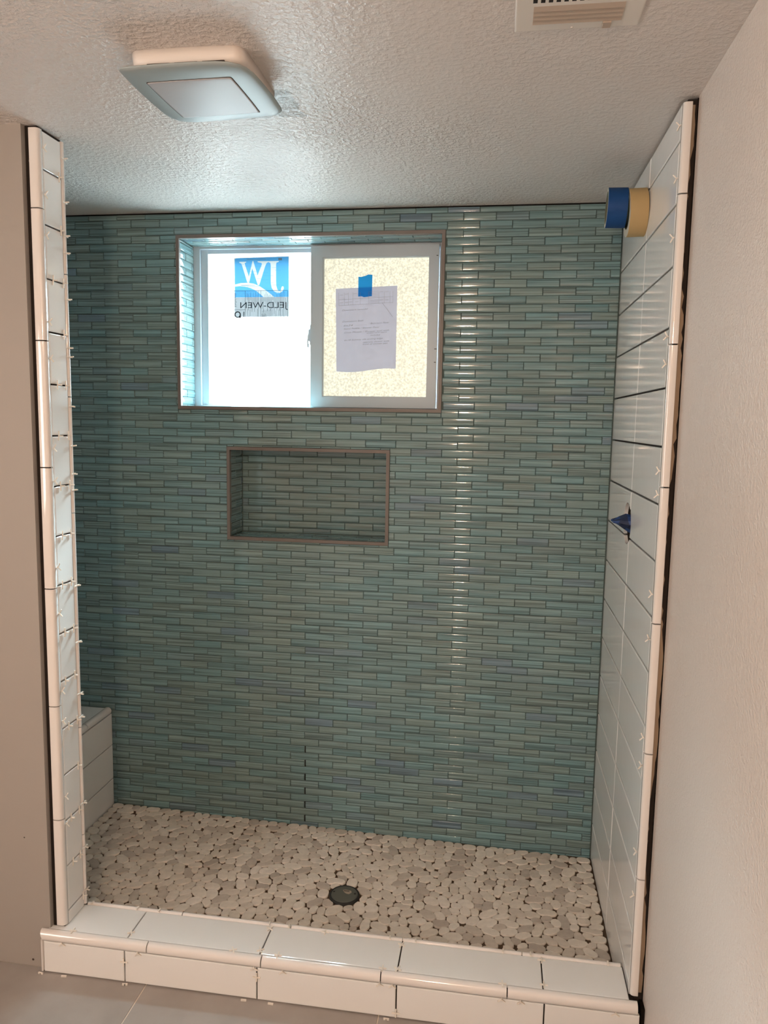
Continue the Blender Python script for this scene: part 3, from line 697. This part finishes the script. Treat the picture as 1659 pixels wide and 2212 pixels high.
# ------------------------------------------------------------------ shower pan with sliced pebbles
b = MB(); x0, x1, ya, yb_ = -1.372, XR + 0.004, 1.872, YB + 0.004
b.add([(x0, ya, pan_z(x0)), (x1, ya, pan_z(x1)), (x1, yb_, pan_z(x1)), (x0, yb_, pan_z(x0)), (x0, ya, -0.0015), (x1, ya, -0.0015), (x1, yb_, -0.0015), (x0, yb_, -0.0015)],
      [(0, 1, 2, 3), (4, 7, 6, 5), (0, 4, 5, 1), (1, 5, 6, 2), (2, 6, 7, 3), (3, 7, 4, 0)])
pan = b.build('floor_shower', 'pebble_bed'); structure(pan, 'shower floor of tightly set flat beige and grey pebbles', 'floor')
DX, DY, DR = -0.423, 2.156, 0.0465
rs = np.random.RandomState(12)
xa, xb2, yya, yyb = -1.376, XR - 0.001, 1.876, YB - 0.002
NS = 900
gx = int(round(math.sqrt(NS * (xb2 - xa) / (yyb - yya)))); gy = int(round(NS / gx))
seeds = np.array([[xa + (i + .5 + rs.uniform(-.42, .42)) * (xb2 - xa) / gx, yya + (j + .5 + rs.uniform(-.42, .42)) * (yyb - yya) / gy] for i in range(gx) for j in range(gy)])
seeds = seeds[np.hypot(seeds[:, 0] - DX, seeds[:, 1] - DY) > DR + 0.012]
n_s = len(seeds)
half = np.where(rs.rand(n_s) < 0.35, rs.uniform(0.0, 0.006, n_s), rs.uniform(0.009, 0.021, n_s)); ang = rs.normal(0.15, 0.75, n_s); ang = np.where(rs.rand(n_s) < .25, rs.uniform(0, math.pi, n_s), ang)
RES = 0.0029
ggx, ggy = np.meshgrid(np.arange(xa, xb2, RES), np.arange(yya, yyb, RES)); G = np.stack([ggx.ravel(), ggy.ravel()], 1)
G = G[np.hypot(G[:, 0] - DX, G[:, 1] - DY) > DR + 0.004]
for it in range(5):
    kd = kdtree.KDTree(n_s * 5)
    for i in range(n_s):
        c_, s_ = math.cos(ang[i]) * half[i], math.sin(ang[i]) * half[i]
        for t in (-1, -.5, 0, .5, 1): kd.insert((seeds[i, 0] + c_ * t, seeds[i, 1] + s_ * t, 0), i)
    kd.balance()
    own = np.array([kd.find((p[0], p[1], 0))[1] for p in G])
    cnt = np.maximum(np.bincount(own, minlength=n_s), 1)
    cx_ = np.bincount(own, G[:, 0], n_s) / cnt; cy_ = np.bincount(own, G[:, 1], n_s) / cnt
    ok = np.bincount(own, minlength=n_s) > 3
    if it < 4: seeds[ok] = 0.25 * seeds[ok] + 0.75 * np.stack([cx_, cy_], 1)[ok]
NA = 16
geo_p = []
for i in range(n_s):
    P_ = G[own == i]
    if len(P_) < 12: continue
    c = P_.mean(0); d = P_ - c
    cov = d.T @ d / len(P_); ev, vec = np.linalg.eigh(cov); ax = 2.0 * np.sqrt(np.maximum(ev, 1e-8))
    th = np.arctan2(d[:, 1], d[:, 0]); rr = np.hypot(d[:, 0], d[:, 1])
    bd = np.zeros(NA); bi = np.round((th + math.pi) / (2 * math.pi) * NA).astype(int) % NA; np.maximum.at(bd, bi, rr)
    bd[bd == 0] = bd[bd > 0].mean()
    el = np.zeros(NA)
    for k in range(NA):
        t = -math.pi + 2 * math.pi * k / NA; q = vec.T @ np.array([math.cos(t), math.sin(t)])
        el[k] = 1.0 / math.sqrt((q[0] / ax[0]) ** 2 + (q[1] / ax[1]) ** 2)
    fit = float(np.clip(np.percentile((bd + RES * 0.4) / el, 42), 0.88, 1.03))
    r_ = np.minimum(el * fit, bd + RES * 0.40)
    r_ = 0.15 * np.roll(r_, 1) + 0.70 * r_ + 0.15 * np.roll(r_, -1)
    r_ = np.maximum(r_ - 0.0006, 0.004)
    geo_p.append((c, r_, len(P_)))
def pebble_geo(r_, h, tx, ty):
    vs, k = [], NA
    for sc, hh in ((0.97, -0.004), (1.0, h * 0.6), (0.975, h * 0.9), (0.90, h)):
        for a in range(k):
            t = -math.pi + 2 * math.pi * a / k; x, y = r_[a] * sc * math.cos(t), r_[a] * sc * math.sin(t)
            vs.append((x, y, hh + (tx * x + ty * y if hh > 0 else 0)))
    fs = [(l * k + a, l * k + (a + 1) % k, (l + 1) * k + (a + 1) % k, (l + 1) * k + a) for l in range(3) for a in range(k)] + [tuple(range(3 * k, 4 * k))]
    return vs, fs
order = sorted(range(len(geo_p)), key=lambda i: -geo_p[i][2] / ((Vector((*geo_p[i][0], 0.05)) - CAM).length ** 3) if geo_p[i][0][0] > -1.15 or geo_p[i][0][1] > 2.2 else 0)
keep = set(order[:300]); massp = MB(); rg = random.Random(9)
for i, (c, r_, _) in enumerate(geo_p):
    h = rg.uniform(0.0048, 0.0066); vs, fs = pebble_geo(r_, h, rg.uniform(-.04, .04), rg.uniform(-.04, .04)); z = pan_z(c[0])
    if i in keep:
        me = bpy.data.meshes.new('pebble'); me.from_pydata(vs, [], fs); me.polygons.foreach_set('use_smooth', [True] * (len(fs) - 1) + [False]); me.materials.append(MATS['pebble'])
        o = bpy.data.objects.new('pebble', me); COL.objects.link(o); o.location = (c[0], c[1], z); attach(o, pan)
    else: (massp.add([(x + c[0], y + c[1], zz_ + z) for x, y, zz_ in vs], fs, 0, True), massp.sm.__setitem__(-1, False))
o = massp.build('pebble_field', 'pebble_mass', pan, recalc=False); o['kind'] = 'stuff'

dr = empty('shower_drain', (DX, DY, pan_z(DX))); tag(dr, 'round grey drain cover set among the pebbles', 'drain')
FD = fr((DX, DY, pan_z(DX)), X, Y)
b = MB(); b.lathe([(DR, -0.004), (DR, 0.0070), (DR - 0.0012, 0.0082), (DR - 0.0045, 0.0082), (DR - 0.0052, 0.0070)], FD, 40); b.build('drain_rim', 'drain_dark', dr)
b = MB(); b.lathe([(DR - 0.0052, 0.0070), (DR - 0.006, 0.0082), (DR - 0.009, 0.0088), (0.02, 0.0096), (0.0002, 0.0098)], FD, 40); b.build('drain_plate', 'grey_drain', dr)
for sx in (-0.034, 0.032):
    b = MB(); b.lathe([(0.0032, 0.0086), (0.0032, 0.0096), (0.0001, 0.0094)], fr((DX + sx, DY + 0.006, pan_z(DX)), X, Y), 10); b.build('screw_hole', 'drain_dark', dr)
b = MB(); rim_ = [(-0.012, 0.013), (-0.004, 0.016), (0.014, 0.013), (0.017, 0.005), (0.010, -0.004), (0.002, -0.003), (-0.006, 0.003)]
b.prism([(x + DX + 0.004, y + DY + 0.004) for x, y in rim_], fr((0, 0, pan_z(DX)), X, Y), 0.0092, 0.0104); b.build('tape_scrap', 'drain_tape', dr)
b = MB(); b.slab(fr((DX, DY, pan_z(DX)), X, Y), -0.004, 0.013, 0.0115, 0.0145, 0.0100, 0.0110); b.build('slot', 'drain_dark', dr)

# ------------------------------------------------------------------ ceiling fan
FX, FY = -0.608, 1.556
fan = empty('exhaust_fan', (FX, FY, ZC - 0.045)); tag(fan, 'square grey-white exhaust fan cover hanging below the ceiling', 'fan')
def sq(hx, hy, bul, n=13, rad=0.18):
    """square outline with bowed sides and soft corners"""
    out = []
    for k in range(4):
        for i in range(n):
            t = -1 + 2 * (i + .5) / n; t = math.copysign(1 - (1 - abs(t)) ** 1.35, t)
            e = 1 + bul * (1 - t * t)
            s_ = 1 - rad * max(0, (abs(t) - 0.82) / 0.18) ** 2.2
            x, y = (t * s_, e * s_) if False else (t * (1 - rad * 0.35 * max(0, (abs(t) - .8) / .2) ** 2), e * (1 - rad * 0.35 * max(0, (abs(t) - .8) / .2) ** 2))
            for _ in range(k): x, y = y, -x
            out.append((x * hx, y * hy))
    return out
def loft(name, rings, matname, parent, cap=True, smooth=True):
    b = MB(); k = len(rings[0][0]); vs = []
    for pts, z in rings: vs += [(FX + x, FY + y, z) for x, y in pts]
    fs = [(l * k + a, l * k + (a + 1) % k, (l + 1) * k + (a + 1) % k, (l + 1) * k + a) for l in range(len(rings) - 1) for a in range(k)]
    if cap: fs += [tuple(range(k)), tuple(range((len(rings) - 1) * k, len(rings) * k))]
    b.add(vs, fs, 0, smooth); return b.build(name, matname, parent)
def bowed(cor, bow, rads, n=10):
    """closed outline through four corners with bowed sides and individually rounded corners"""
    out = []
    C = [Vector(c) for c in cor]; mid = sum(C, Vector((0, 0))) / 4
    def edge(i, t):
        a, b_ = C[i], C[(i + 1) % 4]; p = a.lerp(b_, t); nrm = (a.lerp(b_, .5) - mid).normalized()
        return p + nrm * bow * 4 * t * (1 - t)
    for i in range(4):
        ln = (C[(i + 1) % 4] - C[i]).length; ta, tb = rads[i] / ln, 1 - rads[(i + 1) % 4] / ln
        for k in range(n): out.append(edge(i, ta + (tb - ta) * k / (n - 1)))
        nx = (i + 1) % 4; p0 = edge(i, tb); p2 = edge(nx, rads[nx] / (C[(nx + 1) % 4] - C[nx]).length); p1 = C[nx]
        for k in (1, 2, 3): t = k / 4; out.append(p0 * (1 - t) ** 2 + p1 * 2 * t * (1 - t) + p2 * t * t)
    return [(p.x, p.y) for p in out]
cvz = ZC - 0.034
def sc(pts, f): return [(x * f, y * f) for x, y in pts]
cor = [(-0.7360 - FX, 1.4270 - FY), (-0.4900 - FX, 1.4260 - FY), (-0.4780 - FX, 1.6680 - FY), (-0.7340 - FX, 1.6920 - FY)]
o_ = bowed(cor, 0.006, (0.014, 0.050, 0.030, 0.050))
loft('fan_cover', [(sc(o_, .90), cvz + .001), (sc(o_, .985), cvz + .000), (o_, cvz - .0015), (sc(o_, .995), cvz - .0035), (sc(o_, .94), cvz - .0060), (sc(o_, .82), cvz - .0080), (sc(o_, .64), cvz - .0085)], 'fan_satin', fan)
ic = [(-0.702 - FX, 1.477 - FY), (-0.527 - FX, 1.472 - FY), (-0.523 - FX, 1.640 - FY), (-0.700 - FX, 1.650 - FY)]
i_ = bowed(ic, 0.0015, (0.004, 0.006, 0.004, 0.006))
loft('panel_groove', [(i_, cvz - .0075), (i_, cvz - .00895)], 'fan_slot', fan)
loft('light_panel', [(sc(i_, .986), cvz - .0075), (sc(i_, .986), cvz - .0094), (sc(i_, .95), cvz - .0098)], 'fan_panel', fan)
h_ = sq(0.110, 0.112, 0.02)
loft('fan_housing', [(sc(h_, 1.02), ZC), (sc(h_, 1.0), ZC - .020), (sc(h_, .94), ZC - .030)], 'fan_plastic', fan)
for xa_, xb_ in ((-0.075, -0.03), (-0.02, 0.025), (0.035, 0.078)):
    b = MB(); b.box(FX + xa_, FX + xb_, FY - 0.1135, FY - 0.08, ZC - .0300, ZC - .0245); b.build('air_slot', 'fan_slot', fan)

# ------------------------------------------------------------------ ceiling register at the top edge
vt = empty('ceiling_vent', (0.105, 1.32, ZC)); tag(vt, 'white ceiling air register with louvers and a small lever', 'vent')
b = MB(); b.slab(FR_DOWN(ZC), 0.004, 0.214, -1.448, -1.16, 0.0, 0.0035, 0.003); b.build('vent_plate', 'vent_white', vt)
for k in range(4):
    y = 1.367 + 0.0138 * k
    b = MB(); b.add([(0.034, y, ZC - .0034), (0.182, y, ZC - .0034), (0.182, y + .012, ZC - .0062), (0.034, y + .012, ZC - .0062), (0.034, y + .012, ZC - .0034), (0.182, y + .012, ZC - .0034)], [(0, 1, 2, 3), (3, 2, 5, 4), (0, 3, 4), (1, 5, 2)]); b.build('louver', 'vent_louver', vt)
for k in range(12):
    x = 0.032 + 0.0125 * k
    b = MB(); b.slab(FR_DOWN(ZC), x, x + .0075, -1.357, -1.20, 0.0030, 0.0037, 0.0008); b.build('vent_opening', 'vent_dark', vt)
b = MB(); b.slab(FR_DOWN(ZC), 0.126, 0.168, -1.425, -1.4195, 0.0030, 0.0038, 0.0008); b.build('lever_slot', 'vent_dark', vt)
b = MB(); b.slab(FR_DOWN(ZC), 0.152, 0.166, -1.440, -1.4215, 0.0030, 0.0085, 0.001); b.build('lever', 'vent_louver', vt)
b = MB(); b.lathe([(0.0022, 0.003), (0.0022, 0.0046), (0.0001, 0.005)], fr((0.102, 1.440, ZC), X, -Y), 10); b.build('screw', 'vent_white', vt)

# ------------------------------------------------------------------ tape rolls on the right wall
def roll(name, x0, x1, cy_, cz_, R_, r_, m_, label, dy, dz):
    e = empty(name, ((x0 + x1) / 2, cy_, cz_ - R_)); tag(e, label, 'tape roll')
    ax_ = Vector((-1, dy, dz)).normalized(); u_ = Vector((0, 1, 0)); u_ = (u_ - ax_ * u_.dot(ax_)).normalized(); v_ = ax_.cross(u_)
    f_ = (Vector((x1, cy_, cz_)), u_, v_, ax_); wd = x1 - x0
    b = MB(); b.lathe([(R_, 0.0), (R_, wd)], f_, 48, 0, True)
    b.lathe([(R_, wd), (r_ + .002, wd)], f_, 48, 1, False); b.lathe([(r_ + .002, 0), (R_, 0)], f_, 48, 1, False); b.build('tape_body', [m_, 'tape_edge'], e, recalc=False)
    b = MB(); b.lathe([(r_ + .002, 0), (r_ + .002, wd + .0005), (r_, wd + .0005), (r_, 0)], f_, 48, 0, True); b.build('core', 'tape_core', e, recalc=False)
    b = MB(); b.lathe([(r_ - .0002, wd * .25), (r_ - .0002, wd * .8)], f_, 48, 0, True); b.build('core_print', 'tape_core_print', e, recalc=False)
    return e
roll('masking_tape', 0.3145, 0.3600, 2.146, 2.047, 0.0600, 0.039, 'tan_tape', 'tan masking tape roll hanging against the right tile wall', 0.0, -0.03)
roll('painter_tape', 0.2625, 0.3125, 2.150, 2.060, 0.0500, 0.039, 'blue_tape', 'blue painter tape roll hanging in front of the tan roll', 0.05, 0.03)

# ------------------------------------------------------------------ valve wrapped in blue tape
vv = empty('shower_valve', (0.40, VY, VZ)); tag(vv, 'shower valve wrapped in crumpled blue tape inside the round hole', 'valve')
b = MB(); b.lathe([(0.022, 0.0), (0.022, 0.035), (0.016, 0.05), (0.0001, 0.05)], fr((0.44, VY - 0.012, VZ - 0.010), -Y, Z), 18); b.build('valve_body', 'pipe_metal', vv)
rg = random.Random(17); b = MB(); rings = []
for k, (xx, yy, zz, ra, rb_) in enumerate(((0.425, 2.150, 1.218, .036, .034), (0.398, 2.146, 1.220, .042, .033), (0.374, 2.144, 1.224, .038, .030), (0.356, 2.146, 1.228, .032, .022), (0.338, 2.154, 1.229, .022, .012), (0.322, 2.160, 1.227, .014, .005))):
    rings.append([(xx + rg.uniform(-.004, .004), yy + ra * math.cos(t) * rg.uniform(.75, 1.15), zz + rb_ * math.sin(t) * rg.uniform(.7, 1.2)) for t in [2 * math.pi * i / 11 for i in range(11)]])
vs = [p for r_ in rings for p in r_]; k = 11
fs = [(l * k + a, l * k + (a + 1) % k, (l + 1) * k + (a + 1) % k, (l + 1) * k + a) for l in range(5) for a in range(k)] + [tuple(range(5 * k, 6 * k))]
b.add(vs, fs); b.m = [1 if rg.random() < .3 else 0 for _ in b.f]; b.build('tape_wrap', ['blue_wrap', 'blue_wrap_dark'], vv)
b = MB(); b.add([(0.372, 2.128, 1.205), (0.370, 2.150, 1.196), (0.374, 2.146, 1.176), (0.378, 2.130, 1.184), (0.376, 2.128, 1.205), (0.374, 2.150, 1.196), (0.378, 2.146, 1.176), (0.382, 2.130, 1.184)], [(0, 1, 2, 3), (7, 6, 5, 4), (0, 4, 5, 1), (1, 5, 6, 2), (2, 6, 7, 3), (3, 7, 4, 0)]); b.build('tape_tail', 'blue_wrap_dark', vv)

# ------------------------------------------------------------------ plastic tile spacers left in the joints
def spacer_mesh(arms, a=0.010, t=0.0030, d=0.0034):
    b = MB()
    for (dx, dz, ln) in arms:
        u_ = Vector((dx, 0, dz)).normalized(); w_ = Vector((-u_.z, 0, u_.x))
        f_ = (Vector((0, 0, 0)), u_, w_, u_.cross(w_))
        b.slab(f_, -t / 2, ln, -t / 2, t / 2, -d / 2, d / 2, 0.0007)
    me = bpy.data.meshes.new('tile_spacer'); me.from_pydata(b.v, [], b.f)
    bm = bmesh.new(); bm.from_mesh(me); bmesh.ops.recalc_face_normals(bm, faces=bm.faces); bm.to_mesh(me); bm.free()
    me.materials.append(MATS['spacer_plastic']); return me
CROSS = spacer_mesh(((1, 0, .010), (-1, 0, .010), (0, 1, .011), (0, -1, .011)))
TEE = spacer_mesh(((1, 0, .011), (0, 1, .012), (0, -1, .012)))
VEE = spacer_mesh(((0.55, 0.83, .011), (0.55, -0.83, .011), (-1, 0, .005)), t=0.0024)
STUB = spacer_mesh(((1, 0, .007), (-1, 0, .007)), t=0.0045, d=0.004)
def spacer(me, loc, rot, label, group):
    o = bpy.data.objects.new('tile_spacer', me); COL.objects.link(o); o.location = loc; o.rotation_euler = rot
    tag(o, label, 'tile spacer', group); return o
rg = random.Random(2); hp = math.pi / 2
ORD = ['first', 'second', 'third', 'fourth', 'fifth', 'sixth', 'seventh', 'eighth', 'ninth', 'tenth', 'eleventh', 'twelfth', 'thirteenth', 'fourteenth', 'fifteenth', 'sixteenth', 'seventeenth', 'eighteenth']
for k in range(16):
    z = 0.156 + 0.1284 * k
    spacer(TEE, (XJ + 0.0030, 1.838 + rg.uniform(-.004, .004), z), (0, 0, rg.uniform(-.3, .5)), 'white spacer at the inner end of the %s left jamb joint from the top' % ORD[15 - k], 'spacers in the jamb joints')
    if k in (1, 2, 4, 5, 6, 7, 8, 9, 10, 11, 13):
        spacer(TEE, (XJ + 0.0030, 1.795 + rg.uniform(-.005, .005), z), (0, rg.uniform(-.1, .1), rg.uniform(-.3, .5)), 'white spacer at the outer end of the %s left jamb joint from the top' % ORD[15 - k], 'spacers in the jamb joints')
for i, z in enumerate((2.131, 2.026, 1.944, 1.902, 1.787, 1.665, 1.642, 1.516, 1.413, 1.34, 1.297, 1.04, 0.885, 0.74, 0.674, 0.426, 0.296, 0.169)):
    spacer(TEE, (-1.1035, 1.8525, z), (hp, rg.uniform(-.15, .15), rg.uniform(-.15, .15)), 'white spacer straddling the thin inner trim of the left jamb, %s from the top' % ORD[i], 'spacers along the inner jamb trim')
for i, z in enumerate((2.131, 2.023, 1.928, 1.721, 1.632, 1.409, 1.327, 1.104, 0.983, 0.775, 0.693, 0.483, 0.407)):
    spacer(VEE, (XJ + 0.0025, 1.7745, z), (0, rg.uniform(-.15, .15), rg.uniform(.2, .6)), 'white forked spacer beside the outer trim of the left jamb, %s from the top' % ORD[i], 'spacers along the outer jamb trim')
for i, z in enumerate((2.127, 2.019, 1.896, 1.687, 1.627, 1.391, 1.337, 1.108, 1.003, 0.766, 0.697, 0.481, 0.37)):
    spacer(VEE, (XR - 0.0025, 1.776, z), (0, rg.uniform(-.3, .3), math.pi - rg.uniform(.0, .5)), 'white forked spacer beside the trim of the right shower wall, %s from the top' % ORD[i], 'spacers along the right wall trim')
for i, x in enumerate((-1.092, -0.956, -0.892, -0.573, -0.518, -0.24, -0.171, 0.058, 0.129, 0.324)):
    spacer(STUB, (x, 1.862, 0.1225), (0, 0, hp + rg.uniform(-.15, .15)), 'white spacer clipped over the inner edge trim of the curb, %s from the left' % ORD[i], 'spacers on the curb inner edge')
for i, (x, y) in enumerate(sorted(((-0.927, 1.767), (-0.567, 1.845), (-0.566, 1.761), (-0.416, 1.858), (-0.206, 1.843), (-0.205, 1.754), (0.156, 1.848), (0.157, 1.761), (0.056, 1.747), (-1.083, 1.747), (-0.636, 1.749), (-0.516, 1.750), (-0.243, 1.750)))):
    spacer(CROSS, (x, y, ZT + 0.0018), (hp, 0, rg.choice((0, .05, .5, -.4))), 'white cross spacer lying flat on the curb top tiles, %s from the left' % ORD[i], 'spacers on the curb top')
for i, x in enumerate((-1.106, -0.891, -0.574, -0.498, -0.247, -0.215, 0.055, 0.101, 0.325)):
    spacer(VEE, (x, 1.7295, 0.0910), (0, hp + rg.uniform(-.2, .2), 0), 'white forked spacer under the front pencil trim of the curb, %s from the left' % ORD[i], 'spacers under the curb front trim')
for i, (x, z) in enumerate(((-0.931, 0.061), (-0.567, 0.066), (-0.205, 0.017))):
    spacer(CROSS, (x, 1.7295, z), (0, 0, 0), 'white cross spacer in the %s upright joint of the curb face from the left' % ORD[i], 'spacers in the curb face joints')
for i, x in enumerate((-1.167, -1.1, -0.926, -0.6, -0.528, -0.228)):
    spacer(STUB, (x, 1.7245, 0.0020), (0, 0, rg.uniform(-.2, .2)), 'white spacer on the floor against the curb foot, %s from the left' % ORD[i], 'spacers at the foot of the curb')

for o in bpy.data.objects:
    if '_w' in o: del o['_w']
